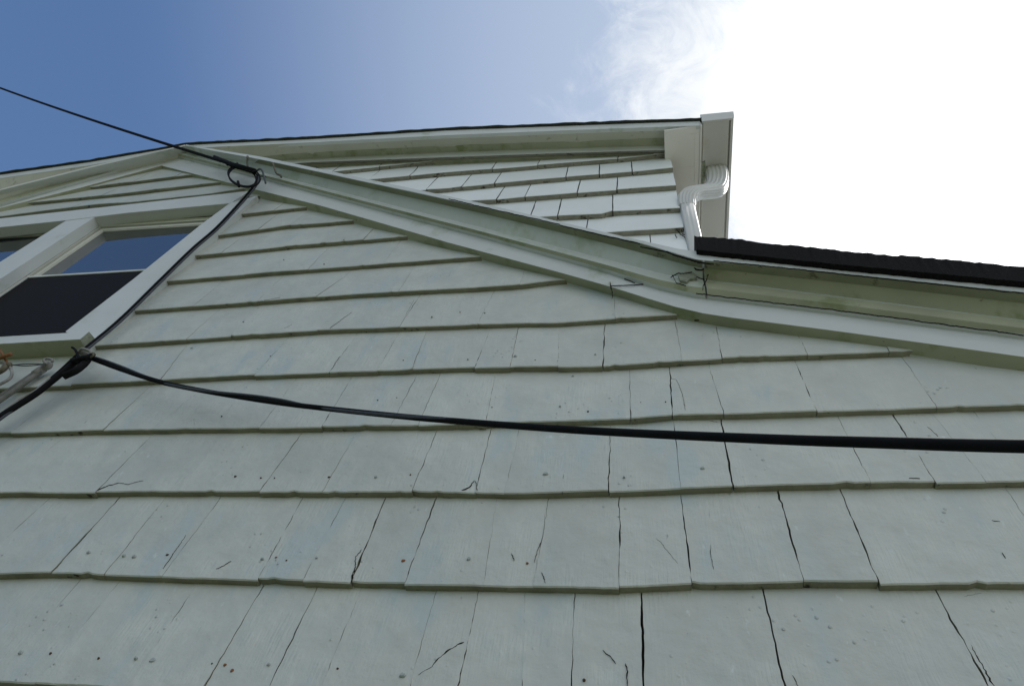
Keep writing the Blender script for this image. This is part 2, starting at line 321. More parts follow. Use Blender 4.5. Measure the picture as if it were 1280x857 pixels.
def shingle_row(mb, zb, zt, seams, yf, t, clip=None, step=0.0, tilt=0.0015, wav=0.0016, dx=0.013, NZ=20, hidden=0.012):
    for k in range(len(seams)-1):
        sa, sb = seams[k], seams[k+1]
        xa = sa.b[0]; xb = sb.b[0]
        if xb-xa < 0.01: continue
        st = random.uniform(-step, step); ta, tb = random.uniform(-tilt, tilt), random.uniform(-tilt, tilt)
        tone = random.uniform(0.955, 1.035)
        if clip and zb((xa+xb)/2) > clip((xa+xb)/2)+0.05 and zb(xa) > clip(xa)+0.05 and zb(xb) > clip(xb)+0.05: continue
        n = max(1, int((xb-xa)/dx)); vs = []; 
        cup = random.uniform(-0.0012, 0.0012)
        for i in range(n+1):
            u = i/n
            xm = xa+(xb-xa)*u
            z0 = zb(xm)+st+wav*nz(xm, 9, k*.37+xa)+0.5*wav*nz(xm, 40, 2.2+xa)+.0006*nz(xm, 110, 4)+(random.uniform(.001, .0045) if random.random() < .045 else 0); z1 = zt(xm)+hidden
            off = ta*(1-u)+tb*u+cup*4*u*(1-u)
            lv = [(z0, yf+t+0.006+0.004), (z0, yf+0.0022+off), (z0+0.0022, yf+off)]
            lv += [(z0+0.0022+(z1-z0)*(j/NZ), yf+off*(1-j/NZ)+t*j/NZ) for j in range(1, NZ+1)]
            for (z, y) in lv:
                z_ = min(z, clip(xm)) if clip else z
                x_ = sa.x(z, +1)*(1-u)+sb.x(z, -1)*u
                vs.append((x_, y, z_))
        m = NZ+3; fs = []; mi = []
        for i in range(n):
            for j in range(m-1):
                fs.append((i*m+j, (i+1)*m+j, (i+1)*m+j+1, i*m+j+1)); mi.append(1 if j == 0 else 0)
        # side edges (thickness)
        for i in (0, n):
            b = len(vs)
            for j in range(m): 
                v = vs[i*m+j]; vs.append((v[0], yf+t+0.010, v[2]))
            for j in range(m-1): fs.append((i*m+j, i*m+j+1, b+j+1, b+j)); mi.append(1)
        mb.add(vs, fs, mi, tone)

def ranges(zmid):
    if zmid > 1.60+H and zmid < 2.98+H: return [(-1.715, XR), (XL, -3.53)]
    return [(XL, XR)]
sid = MB()
for i in range(len(courses)-1):
    zb, zt = courses[i].z, courses[i+1].z; r = i-NR
    zc0 = zb(-1.72); zc1 = zt(-1.72); zmid = (zc0+zc1)/2
    traced = [Seam((at(*a, YF).x, at(*a, YF).z), (at(*b, YF).x, at(*b, YF).z), w) for a, b, w in SEAMS.get(r, [])]
    for (x0, x1) in ranges(zmid):
        ss = [vseam(x0, 0, 0, 1)]
        tr = sorted([s for s in traced if x0+0.03 < s.b[0] < x1-0.03], key=lambda s: s.b[0])
        lo = tr[0].b[0] if tr else x1; x = x0
        while True:
            x += random.uniform(0.12, 0.30)
            if x > lo-0.08: break
            ss.append(vseam(x, random.choice([.4, .7, 1.2]) if r < 3 else random.choice((.25, .3, .5)), zb(x), zt(x), random.uniform(-.002, .002)))
        ss += tr; x = tr[-1].b[0] if tr else x1
        while tr:
            x += random.uniform(0.14, 0.30)
            if x > x1-0.08: break
            ss.append(vseam(x, random.choice([.4, .8]), zb(x), zt(x)))
        ss.append(vseam(x1, 0, 0, 1))
        if x0 == XL and x1 == -3.53: pass
        shingle_row(sid, zb, zt, ss, YF, T, clip=rake, step=0.0030 if r < 5 else 0.0018)
# courses above the window
AB = [[(0,270),(122,255),(160,252.5),(260,242),(300,236)], [(49,252),(160,241),(266,228)], [(126,232),(232,218.6)]]
abl = [Line(p, 0.985, XL, -1.2, 0.0) for p in AB]; ctop = Const(abl[2].P[0][1]+0.34)
for q in range(3):
    zb = abl[q].z; zt = (abl[q+1] if q < 2 else ctop).z
    ss = [vseam(-4.6, 0, 0, 1)]; x = -4.6
    while x < -1.75: x += random.uniform(.18, .4); ss.append(vseam(x, .3, zb(x), zt(x)))
    ss[-1] = vseam(-1.55, 0, 0, 1)
    shingle_row(sid, zb, zt, ss, 0.985, T, clip=rake, step=0.0006)
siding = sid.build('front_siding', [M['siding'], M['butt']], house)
# sheathing behind the shingles
sh = MB()
yb = YF+T+0.0135
def wallcols(xs, z0, ztop, y, yb2, holes=None):
    for a, b in zip(xs, xs[1:]):
        vs = [(a, y, z0), (b, y, z0), (b, y, ztop(b)), (a, y, ztop(a))]; sh.prism(vs, (0, yb2-y, 0))
wallcols([-5.6, -4.6, -3.6, -3.40], 0.7, lambda x: rake(x)-0.01, yb, 1.16)
wallcols([-3.40, -2.52, -1.75], 0.7, lambda x: 1.62+H, yb, 1.16)
wallcols([-3.40, -2.66, -2.4, -1.75], 2.80+H, lambda x: rake(x)-0.01 if False else min(rake(x)-0.01, 9), yb, 1.16) if False else None
sh.prism([(-3.40, yb, 2.80+H), (-1.75, yb, 2.80+H), (-1.75, yb, rake(-1.75)-.02), (PK.x, yb, rake(PK.x)-.02), (-3.40, yb, rake(-3.40)-.02)], (0, .12, 0))
wallcols([-1.75, -1.2, -.6, 0, .3, .7, XR], 0.7, lambda x: rake(x)-0.01, yb, 1.16)
sh.build('wall_sheathing', M['dark'], house)

# surface depth of the siding under a pixel (for cracks and nail heads)
def on_wall(px, py, proud=0.0012):
    y = YF
    for _ in range(4):
        p = at(px, py, y)
        for i in range(len(courses)-1):
            a, b = courses[i].z(p.x), courses[i+1].z(p.x)
            if a <= p.z < b: y = YF+T*(p.z-a)/(b-a); break
    return at(px, py, y-proud)

def crack_ribbon(mb, pts, w0, w1=None, mi=0, th=0.0012, jit=0.0030):
    # a jagged split: pts on the surface, widths in metres
    P = []; 
    for a, b in zip(pts, pts[1:]):
        n = max(2, int((b-a).length/0.0035))
        for k in range(n): P.append(a.lerp(b, k/n))
    P.append(pts[-1]); n = len(P); w1 = w0 if w1 is None else w1; sd = random.random()*50
    up, dn = [], []
    for i, p in enumerate(P):
        d = (P[min(i+1, n-1)]-P[max(i-1, 0)]); d.y = 0; d.normalize(); nn = Vector((-d.z, 0, d.x))
        t = i/(n-1); w = (w0*(1-t)+w1*t)*(0.30+1.1*abs(nz(i*.37, 1, sd)))*min(1, 8*t+.15, 8*(1-t)+.15)
        c = p+nn*(random.uniform(-.0007, .0007)+jit*nz(i*.14, 1, sd+7)+.4*jit*nz(i*.6, 1, sd+3))
        up.append(c+nn*w/2); dn.append(c-nn*w/2)
    vs = up+dn+[v+Vector((0, th+.002, 0)) for v in up]+[v+Vector((0, th+.002, 0)) for v in dn]
    fs = []
    for i in range(n-1):
        fs += [(i, i+1, n+i+1, n+i), (2*n+i, 3*n+i, 3*n+i+1, 2*n+i+1), (i, 2*n+i, 2*n+i+1, i+1), (n+i, n+i+1, 3*n+i+1, 3*n+i)]
    fs += [(0, n, 3*n, 2*n), (n-1, 3*n-1, 4*n-1, 2*n-1)]
    mb.add(vs, fs, mi)
CR = [([(121,613),(136,606),(150,603)],.006,.002),([(150,603),(160,605),(168,602),(179,600)],.0016,.0008),([(577,612),(588,607),(594,600)],.006,.001),([(594,600),(597,612)],.0015,.001),
 ([(528,838),(540,832),(548,822),(560,812),(580,802)],.001,.0045),([(528,838),(522,842)],.001,.0006),([(66,671),(80,673)],.004,.002),([(66,671),(52,668)],.0012,.0006),([(45,675),(30,690),(10,713)],.0012,.0008),([(140,622),(118,650),(104,663)],.002,.004),
 ([(668,702),(680,660),(684,630)],.001,.0006),([(676,715),(681,728)],.003,.001),([(889,697),(893,710),(895,730)],.0012,.001),([(889,697),(888,680)],.0018,.0006),([(703,592),(703,617)],.0016,.001),
 ([(838,472),(846,474),(853,490),(857,512)],.0014,.0008),([(1214,805),(1222,820),(1236,850),(1243,857)],.002,.004),([(753,812),(762,820),(770,828)],.0010,.0012),([(781,828),(783,857)],.003,.002),
 ([(440,390),(412,410)],.0008,.0006),([(519,372),(507,394)],.0016,.0008),([(355,410),(365,405)],.001,.001),([(411,466),(425,445)],.0014,.0006),([(204,710),(232,668)],.0018,.001),
 ([(440,726),(446,695),(452,686)],.004,.001),([(886,526),(903,529)],.004,.001),([(1205,745),(1228,741)],.001,.0006),([(966,830),(978,850)],.0008,.0014),([(820,672),(848,703)],.0004,.0006),([(640,690),(642,700)],.0012,.0008),
 ([(1160,533),(1173,545)],.0006,.0012),([(270,710),(289,701)],.0008,.001),([(330,375),(350,372)],.001,.001),([(1136,596),(1150,597)],.0016,.001),([(992,843),(998,857)],.0012,.001),([(1240,650),(1250,651)],.002,.001),([(1252,690),(1257,697)],.002,.001)]
for pts, a, b in CR:
    cr = MB(); crack_ribbon(cr, [on_wall(*p) for p in pts], a, b); cr.build('paint_crack', M['crack'], siding)
# nail heads
me_n = MB(); 
def nailhead(r, h):
    mb = MB(); n = 10; vs = [(r*math.cos(2*math.pi*k/n)*s, y, r*math.sin(2*math.pi*k/n)*s) for (s, y) in ((1, .004), (1, 0), (.6, -h)) for k in range(n)]
    vs = [(x*(1+.35*nz(i % n, 1.7, h*900)), y, z*(1+.35*nz(i % n, 1.7, h*900))) for i, (x, y, z) in enumerate(vs)]
    fs = [(j*n+k, j*n+(k+1) % n, (j+1)*n+(k+1) % n, (j+1)*n+k) for j in range(2) for k in range(n)]+[tuple(2*n+k for k in range(n)), tuple(range(n-1, -1, -1))]
    mb.add(vs, fs); return mb
NH = [(26,815,0),(63,816,1),(123,822,1),(170,822,0),(191,825,0),(265,829,1),(336,830,0),(422,835,1),(281,830,2),(290,837,2),(503,843,0),(111,690,0),(155,694,0),(168,695,0),(209,693,1),(328,698,0),(345,696,2),(358,700,1),
 (396,697,0),(504,700,2),(586,698,0),(294,595,1),(326,597,1),(343,597,1),(411,596,1),(513,593,1),(470,596,0),(730,849,1),(659,703,2),(878,585,0),(682,592,0),(780,596,0),(716,470,0),(735,514,1),(700,508,0),(801,503,1),(832,502,1),
 (615,509,1),(744,443,0),(669,450,1),(644,445,0),(277,520,1),(472,500,1),(496,497,1),(338,445,1),(504,450,1),(585,449,0),(304,402,1),(240,435,0),(575,390,1),(606,391,1),(540,396,0),(430,300,0),(405,330,1),(355,325,0)]
proto = {0: nailhead(.0046, .0032).build('nail_head', M['paintnail'], siding), 1: nailhead(.0024, .0016).build('nail_head', M['nail'], siding), 2: nailhead(.0032, .001).build('nail_head', M['rust'], siding)}
used = set()
for x, y, k in NH:
    p = on_wall(x, y, 0.001)
    o = proto[k] if k not in used else proto[k].copy()
    if k in used: COL.objects.link(o); o.parent = siding
    used.add(k); o.location = p; s = random.uniform(.6, 1.15)*(1.0 if y > 560 else 0.85); o.scale = (s*random.uniform(.8, 1.3), 1, s)

# ------------------------------------------------------------ trim lofts
def loft(lines, mis, yback, x0=None, x1=None, n=60, wav=0.0008, seed=0, up=0.0):
    """lines: list of Line (front profile, bottom to top); each resampled from its own start to end; closed by a back."""
    mb = MB(); m = len(lines)+2; vs = []
    for i in range(n+1):
        t = i/n; ring = []
        for q, l in enumerate(lines):
            a = l.P[0][0] if x0 is None else x0; b = l.P[-1][0] if x1 is None else x1
            x = a+(b-a)*t; w = wav*nz(x, 4, seed+q*.3)+wav*.5*nz(x, 21, seed+q*.7+5)
            ring.append(Vector((x, l.y+w, l.z(x)+w)))
        top, bot = ring[-1], ring[0]
        ring.append(Vector((top.x, yback, top.z+up))); ring.append(Vector((bot.x, yback, bot.z)))
        vs += ring
    fs = []; mi = []
    for i in range(n):
        for j in range(m):
            fs.append((i*m+j, i*m+(j+1) % m, (i+1)*m+(j+1) % m, (i+1)*m+j)); mi.append(mis[j] if j < len(mis) else 0)
    fs += [tuple(range(m)), tuple(n*m+j for j in range(m))]; mi += [0, 0]
    mb.add(vs, fs, mi); return mb
M['fillet'] = mat('mildew_shade_fillet_paint', (0.27, 0.28, 0.19), 0.7, 0.2, var=0.2, vscale=9, bump=1, bscale=60, spots=[((0.09, 0.08, 0.05), 18, 0.60, 0.72, (1, 1, 1))])  # darker olive: mildew and underside shade put into the paint colour
TM = [M['trim'], M['algae_bounce'], M['cove'], M['cream'], M['fillet']]
XE = 1.5
def RL(pts, y): return Line(pts, y, None, XE)
def LL(pts, y): return Line(pts, y, -6.6, None)
# right slope frieze: wall line, front lower edge, up to moulding
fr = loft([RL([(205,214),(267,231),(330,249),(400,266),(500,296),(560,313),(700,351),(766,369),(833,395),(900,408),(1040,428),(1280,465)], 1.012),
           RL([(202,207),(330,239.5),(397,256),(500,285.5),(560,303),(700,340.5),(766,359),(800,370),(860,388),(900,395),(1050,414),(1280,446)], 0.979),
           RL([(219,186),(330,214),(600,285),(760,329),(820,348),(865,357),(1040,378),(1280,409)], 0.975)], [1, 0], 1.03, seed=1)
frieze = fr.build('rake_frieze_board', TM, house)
fl = loft([LL([(0,271),(100,244),(205,214)], 1.012), LL([(0,260),(100,235),(202,207)], 0.979), LL([(0,248),(110,217),(217,187)], 0.975)], [1, 0], 1.03, seed=2)
fl.build('rake_frieze_board', TM, house)
def rollsec(B, C, D, E_, E2): return [B, C, D, E_, E2]
# right crown moulding, left of the break and right of it
def crown(clipx):
    ls = [([(215,193),(330,222),(600,293),(760,337),(820,356),(865,366),(900,370),(1040,386.5),(1280,417.5)], .963),
          ([(215,190),(330,219),(600,288.8),(760,331.5),(820,348.5),(865,358),(900,362),(1040,379),(1280,410)], .952),
          ([(215,188.5),(330,217),(600,285),(760,325.5),(840,346),(900,353),(1040,370.5),(1280,401)], .953),
          ([(216,188),(330,216),(600,284),(760,324.5),(840,345),(900,351.5),(1040,369),(1280,400)], .957),
          ([(229,184.5),(330,206),(600,266),(760,305),(870,334),(1040,352),(1280,379)], .930),
          ([(230,182.5),(330,200.5),(600,258.5),(760,295.5),(800,304),(870,325),(1040,341),(1280,366)], .903)]
    return [RL(p, y) for p, y in ls]
cw = crown(None)
xb = [at(880, 350+q*0, l.y).x for q, l in enumerate(cw)]
XB = at(882, 352, .94).x
def sub(l, a, b):
    q = Line.__new__(Line); q.y = l.y
    q.P = [(a, l.z(a))]+[p for p in l.P if a < p[0] < b]+[(b, l.z(b))]; return q
left_part = [sub(l, l.P[0][0], XB-0.003) for l in cw]; right_part = [sub(l, XB+0.002, XE) for l in cw]
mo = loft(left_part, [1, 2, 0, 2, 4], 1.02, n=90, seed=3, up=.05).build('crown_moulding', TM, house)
mo2 = loft(right_part, [1, 1, 2, 1, 4], 1.02, n=60, seed=4, up=.05).build('crown_moulding', TM, house)  # olive faces carry green bounce; paler strip is a painted roll highlight
ml = loft([LL([(0,254),(110,223),(215,193)], .962), LL([(0,249.5),(110,219),(215,188.5)], .957),
           LL([(0,241),(110,213),(229,184.5)], .93), LL([(0,238),(110,210.5),(230,182.5)], .915)], [1, 3, 1], 1.02, seed=5, up=.05).build('crown_moulding', TM, house)
# drip board / roof edge
def eb(l1, l2, xa, xc, name, mats, yb2, seed): 
    return loft([sub(l1, xa, xc), sub(l2, xa, xc)], [0], yb2, n=90, seed=seed, wav=.0012).build(name, mats, house)
E2 = RL([(232,180.5),(330,196.5),(600,253.5),(760,291),(850,311.5),(872,314),(1040,330),(1280,352)], .905)
E1 = RL([(231,182),(330,200),(600,257.5),(760,294.5),(800,303),(870,324),(1040,340),(1280,365)], .907)
eb(E1, E2, E1.P[0][0], XE, 'drip_edge_board', TM, 1.12, 6)
Lt = LL([(0,236.3),(110,208.5),(231,181)], .917); Lb = LL([(0,238),(110,210.5),(230,182.5)], .919)
loft([Lb, Lt], [0], 1.12, seed=7, wav=.0006).build('drip_edge_board', [M['cream']], house)

# asphalt roof of the front gable, kicked-out eave part on the right with stepped shingle ends
rf = MB(); a0 = at(868, 300, .895).x
F = RL([(866,311.5),(1040,329.5),(1280,352)], .89); G = RL([(866,292.5),(931,297),(1040,309),(1280,332)], .885)
xs = [a0+(XE-a0)*i/150 for i in range(151)]
vs = []
layer = 0
for i, x in enumerate(xs):
    if i % 27 == 0: layer = random.choice((-.008, -.003, .0, .005))
    g = G.z(x)+layer+0.0016*random.uniform(-.5, .5); 
    if x > at(931, 297, .885).x and i < 150: g -= 0.006
    f_ = F.z(x)+.0015*random.uniform(-1, 1)
    vs += [(x, .89, f_), (x, .886+.003*random.random(), g), (x, 1.9, g), (x, 1.9, f_)]
fs = [(i*4+j, i*4+(j+1) % 4, (i+1)*4+(j+1) % 4, (i+1)*4+j) for i in range(150) for j in range(4)]+[(0, 1, 2, 3), (600, 603, 602, 601)]
rf.add(vs, fs)
rf.build('asphalt_roof_edge', M['shingle'], house)
# roof planes of the front gable behind the mouldings
rp = MB()
def slab(l, y0, y1, dz, th, mb, xa=None, xc=None):
    q = [p for p in sub(l, xa if xa is not None else l.P[0][0], xc if xc is not None else l.P[-1][0]).P]
    for (a, za), (b, zb_) in zip(q, q[1:]):
        mb.prism([(a, y0, za+dz), (b, y0, zb_+dz), (b, y0, zb_+dz-th), (a, y0, za+dz-th)], (0, y1-y0, 0))
slab(E2, 1.0, 1.33, -.006, .03, rp, None, a0); slab(Lt, 1.0, 1.33, -.006, .03, rp)
rp.build('front_gable_roof', M['shingle'], house)

# breaks and splits in the trim
tr = MB()
def on_trim(px, py, y): return at(px, py, y-.0015)
for pts, y, a, b in [([(764,357),(790,355.5),(815,354)], .974, .0018, .0012), ([(780,348),(794,353)], .974, .001, .0008), ([(762,352),(764,357),(765,372)], .976, .004, .003),
     ([(839,328),(848,331),(856,334),(862,337)], .942, .001, .0025), ([(862,330),(870,336),(877,337),(886,333)], .934, .002, .007), ([(838,346),(848,341),(858,341),(867,339)], .944, .002, .003),
     ([(887,340),(882,350),(878,362)], .944, .0016, .003), ([(800,308),(830,313),(850,320),(872,327),(892,330)], .905, .002, .010), ([(840,343),(846,353),(858,356)], .946, .001, .0006),
     ([(868,399.5),(874,400)], .985, .004, .003), ([(880,349),(870,345)], .944, .001, .001),
     ([(870,366),(960,377),(1060,389),(1160,402),(1280,418)], .961, .0006, .0010), ([(892,325),(1040,340.5),(1280,366)], .902, .0007, .0009),
     ([(700,281),(760,295),(800,304)], .901, .001, .003), ([(560,248),(620,262),(700,280)], .901, .0008, .002)]:
    tr = MB(); crack_ribbon(tr, [on_trim(*p, y) for p in pts], a, b); tr.build('split_crack', M['crack'], mo)
rt = MB(); rt.prism([at(*p, .9445) for p in [(848,344),(856,340),(866,339),(870,344),(871,347),(862,348),(858,352),(850,350)]], (0, .02, 0)); rt.build('exposed_wood', M['rot'], mo)

# ------------------------------------------------------------ main gable behind
YM = 1.30
MP = [[(405,215),(472,208),(530,202),(565,199),(760,184)],
 [(460,224.5),(560,215),(615,211),(710,203),(772,198),(831,191.5)],
 [(520,238),(560,235),(576,233),(616,229),(707,221),(750,217.5),(790,214),(834,210)],
 [(585,251),(620,249),(655,246),(720,241),(771,237),(842.5,232)],
 [(670,270.5),(696,269.5),(765,266),(766,263),(851,259)],
 [(765,289.5),(856,284)]]
XC = at(850, 259, YM).x
ml_ = [Line(p, YM, -4.3, XC+.3, 0.0) for p in MP]
e_ = ml_[-1].z(0)
mrows = [Const(e_-.25*k) for k in (6, 5, 4, 3, 2, 1)]+ml_[::-1]+[Const(ml_[0].z(-1)+.25*k) for k in (1, 2, 3, 4)]
MS = {'0': [((522,198),(521,205)), ((478,202),(473,209)), ((620,197),(614.5,212)), ((675,197),(673,202.5)), ((773,193),(772.5,199))],
      '1': [((493,208.6),(482,219)), ((558,202),(546,217)), ((586,217.5),(576,235)), ((624,214),(617,230.5)), ((709,207.5),(707,224.5)), ((749,204),(749,220)), ((789,199),(790.5,216))],
      '2': [((532,222),(519.5,237)), ((628,232),(620,250)), ((661,230.5),(655.5,247.5)), ((724,225),(721,243)), ((771.5,219.5),(771,239.5))],
      '3': [((668,249.5),(663,269)), ((701,246),(697,271)), ((765.5,243),(766,266))], '4': [((734,272),(733,284.5))]}
MS = {'a_up': MS['0']}
rowseams = {  # seams by the course whose bottom edge they reach
 1: [((522,198),(521,205)), ((620,199),(614.5,212)), ((675,197),(673,202.5)), ((773,193),(772.5,199))],
 2: [((493,208.6),(482,219)), ((558,202),(546,217)), ((586,217),(576,235)), ((624.5,213.5),(617,230.5)), ((709,207.5),(707,224.5)), ((749,204),(749,220)), ((789,199),(790.5,216))],
 3: [((532,222),(519.5,237)), ((628,232),(620,250)), ((661,230.5),(655.5,247.5)), ((724,225),(721,243)), ((771.5,219.5),(771,239.5))],
 4: [((668,249.5),(663,269)), ((701,246),(697,271)), ((765.5,243),(766,266))], 5: [((734,272),(733,284.5))], 0: [((478,202),(473,209))]}
FRZ = Line([(0,250),(230,215),(375,205.5),(600,196),(835,190)], 1.285, -4.6, XC+.3)
up = MB()
for i in range(len(mrows)-1):
    zb, zt = mrows[i].z, mrows[i+1].z; k = 11-i         # index in MP
    tr_ = sorted([Seam((at(*a, YM).x, at(*a, YM).z), (at(*b, YM).x, at(*b, YM).z), 6.5) for a, b in rowseams.get(k, [])], key=lambda s: s.b[0])
    x0, x1 = -4.3, XC
    ss = [vseam(x0, 0, 0, 1)]; lo = tr_[0].b[0] if tr_ else x1; x = x0
    while True:
        x += random.uniform(.15, .32)
        if x > lo-.1: break
        ss.append(vseam(x, 5, zb(x), zt(x)))
    ss += tr_+[vseam(x1, 0, 0, 1)]
    shingle_row(up, zb, zt, ss, YM, .028, clip=lambda x: FRZ.z(x)+.03, step=.004, tilt=.002, wav=.0015, dx=.05, NZ=4, hidden=.015)
upper = up.build('upper_siding', [M['upper'], M['upbutt']], house)
# paint flaking at the lower corner
fk = MB()
for pts in [[(846,278),(850,284),(853,290)], [(850,279),(855,288)], [(847,288),(851,293),(857,297)], [(852,292),(858,294)], [(843,292),(846,297)]]:
    fk = MB(); crack_ribbon(fk, [at(*p, YM+.008) for p in pts], .006, .004); fk.build('flaked_paint', M['crack'], upper)
# main body: side wall in lapped boards and sheathing
bd = MB(); XW = XC-.012
bd.prism([(-4.3, YM+.045, .5), (XW, YM+.045, .5), (XW, YM+.045, FRZ.z(XW)), (-.7, YM+.045, FRZ.z(-.7)), (-2, YM+.045, FRZ.z(-2)), (-3.2, YM+.045, FRZ.z(-3.2)), (-4.3, YM+.045, FRZ.z(-4.3))], (0, 6, 0))
bd.build('main_body', M['dark'], house)
sw = MB(); z = .6
while z < 5.1:
    z1 = min(z+.25, 5.28)
    sw.add([(XC-.005, YM+.03, z), (XC-.005, 7.3, z), (XC-.014, 7.3, z1), (XC-.014, YM+.03, z1), (XC-.02, YM+.03, z), (XC-.02, 7.3, z), (XC-.02, 7.3, z1), (XC-.02, YM+.03, z1)],
           [(0,1,2,3), (4,7,6,5), (0,4,5,1), (3,2,6,7), (0,3,7,4), (1,5,6,2)], [0, 0, 1, 0, 0, 0]); z += .25
sw.build('side_siding', [M['upper'], M['upbutt']], house)

# cornice of the main gable
XM1 = at(875, 155, 1.155).x
def ML(pts, y): 
    l = Line(pts, y); 
    a, b = l.P[0]
    # left slope beyond the ridge
    l.P = [(-7.2, b-(a+7.2)*.30)]+l.P if a > -3.9 else l.P
    return l
def shift(l, dz, y): 
    q = Line.__new__(Line); q.y = y; q.P = [(x, z+dz) for x, z in l.P]; return q
fas_t = [(0,218.5),(110,203),(200,187.5),(230,182),(250,180.5),(390,174),(560,163),(720,157),(875,151.5)]
fas_b = [(0,223),(110,207),(200,190.5),(230,185.5),(250,184.5),(390,178),(560,169),(720,162.5),(875,157)]
fasT = Line(fas_t, 1.15, -7.0, None); fasB = Line(fas_b, 1.155, -7.0, None)
sofI = Line([(0,243),(230,203),(250,200),(386,190.6),(580,181),(720,176.5),(842,172)], 1.225, -7.0, XM1)
m2 = Line([(0,249),(230,209),(250,206),(386,196.3),(580,189.5),(720,185),(838,182)], 1.265, -7.0, XC+.02)
fz = Line([(0,255),(230,216),(250,213),(386,202.8),(600,195),(720,190.8),(836,187.5)], 1.272, -7.0, XC+.02)
wl = Line([(0,258),(230,219),(250,216),(386,205.8),(600,199),(720,194.6),(835.5,191)], 1.300, -7.0, XC+.004)
CM = [M['algae_bounce'], M['trim'], M['soffit'], M['upbutt']]
c1 = loft([wl, fz, m2, sofI], [3, 1, 0], 1.34, n=80, seed=11, x1=None, x0=None)
# trim all to the corner
c1 = loft([sub(wl, wl.P[0][0], XC+.01), sub(fz, fz.P[0][0], XC+.012), sub(m2, m2.P[0][0], XC+.014), sub(sofI, sofI.P[0][0], at(842,172,1.225).x)], [3, 1, 0], 1.34, n=80, seed=11)
c1.build('main_gable_frieze', CM, house)
c2_ = loft([sub(sofI, sofI.P[0][0], XM1-.004), fasB], [2], 1.34, n=90, seed=12, wav=.0006)
# soffit as a solid panel between frieze and fascia
sp = MB(); n = 90; vs = []
for i in range(n+1):
    t = i/n; a = sofI.P[0][0]+(XM1-.004-sofI.P[0][0])*t; b = fasB.P[0][0]+(fasB.P[-1][0]-fasB.P[0][0])*t
    vs += [(a, 1.30, sofI.z(a)+.004), (a, 1.225, sofI.z(a)), (b, 1.157, fasB.z(b)), (b, 1.157, fasB.z(b)+.03), (a, 1.30, sofI.z(a)+.06)]
sp.add(vs, [(i*5+j, i*5+(j+1) % 5, (i+1)*5+(j+1) % 5, (i+1)*5+j) for i in range(n) for j in range(5)]+[(0,1,2,3,4), tuple(n*5+j for j in range(5))])
sp.build('rake_soffit', M['soffit'], house)
loft([fasB, fasT], [0], 1.175, n=90, seed=13, wav=.001).build('rake_fascia', [M['trim']], house)
# shingle edge over the fascia, ragged
rg = MB(); n = 260; vs = []
for i in range(n+1):
    t = i/n; a = fasT.P[0][0]+(XM1+.012-fasT.P[0][0])*t; z = fasT.z(min(a, fasT.P[-1][0]))
    r_ = .012+.004*nz(a, 3, 2)+(.004*random.random() if random.random() < .3 else 0)+.003*abs(nz(a, 22, 5))
    y_ = 1.135+.004*nz(a, 15, 8)
    vs += [(a, y_, z+.001), (a, y_, z+r_), (a, 7.2, z+r_+.001), (a, 7.2, z+.001)]
rg.add(vs, [(i*4+j, i*4+(j+1) % 4, (i+1)*4+(j+1) % 4, (i+1)*4+j) for i in range(n) for j in range(4)]+[(0,1,2,3), tuple(n*4+j for j in (3,2,1,0))])
rg.build('main_roof', M['shingle_green'], house)
# eave soffit, fascia, gutter
ZS = fasB.z(XM1)+.005
es = MB(); p0 = at_z(875, 158, ZS); p1 = at_z(872, 292, ZS)
dxy = (p1-p0)/(p1.y-p0.y)
es.prism([(XC-.03, 1.165, ZS), (p0.x, 1.158, ZS), (p0.x+dxy.x*5.8, 6.96, ZS), (XC-.03, 6.96, ZS)], (0, 0, .012))
for px in ((868, 868),):                   # bead line along the panel and a cross joint
    es.box(p0.x-.028, p0.x-.024, 1.19, 6.9, ZS-.0025, ZS+.001)
es.box(XC+.035, p0.x-.028, 1.375, 1.379, ZS-.002, ZS+.001)
es.box(p0.x-.05, p0.x+.003, 1.195, 1.2, ZS-.003, ZS+.001)
es.build('eave_soffit', M['soffitw'], house)
ef = MB(); ef.prism([(p0.x+.001, 1.157, ZS-.006), (p0.x+.011, 1.157, ZS-.006), (p0.x+.011, 1.157, ZS+.085), (p0.x+.001, 1.157, ZS+.085)], (dxy.x*5.8, 5.8, 0)); ef.build('eave_fascia', M['soffitw'], house)
ZG = ZS+.012
g0 = at_z(878.5, 152, ZG); g1 = at_z(913, 147.5, ZG); g2 = at_z(917, 144.5, ZG)
gw = g1.x-g0.x; gy = g0.y-.0
gt = MB()
prof = [(0, .115), (0, 0), (.004, -.004), (gw-.006, -.004), (gw-.004, .012), (gw+.001, .012), (gw+.003, -.006), (gw+.016, -.004), (gw+.018, .085), (gw+.026, .095), (gw+.026, .112), (gw+.018, .112)]
inner = [(x-.0015 if x > gw/2 else x+.0015, z+.002) for x, z in prof[::-1]]
loop = prof+[(gw+.016, .108), (gw+.010, .088), (gw+.006, .03), (gw-.006, .004), (.006, .004), (.003, .115)]
vs = []; n = len(loop)
for (y, dx_) in ((gy, 0), (6.9, dxy.x*5.8)):
    vs += [(g0.x+x+dx_, y, ZG+z) for x, z in loop]
gt.add(vs, [(j, (j+1) % n, n+(j+1) % n, n+j) for j in range(n)]+[tuple(range(n)), tuple(range(2*n-1, n-1, -1))])
gutter = gt.build('gutter', M['metalw'], house)
gc = MB(); gc.prism([(g0.x-.003, gy-.004, ZG-.008), (g0.x+gw+.004, gy-.004, ZG-.008), (g0.x+gw+.022, gy-.004, ZG+.025), (g0.x+gw+.03, gy-.004, ZG+.112), (g0.x-.003, gy-.004, ZG+.115)], (0, .010, 0))
gc.build('gutter_end_cap', M['metalw'], gutter)
sc_w = MB(); q0 = at_z(879, 208, ZG-.01)
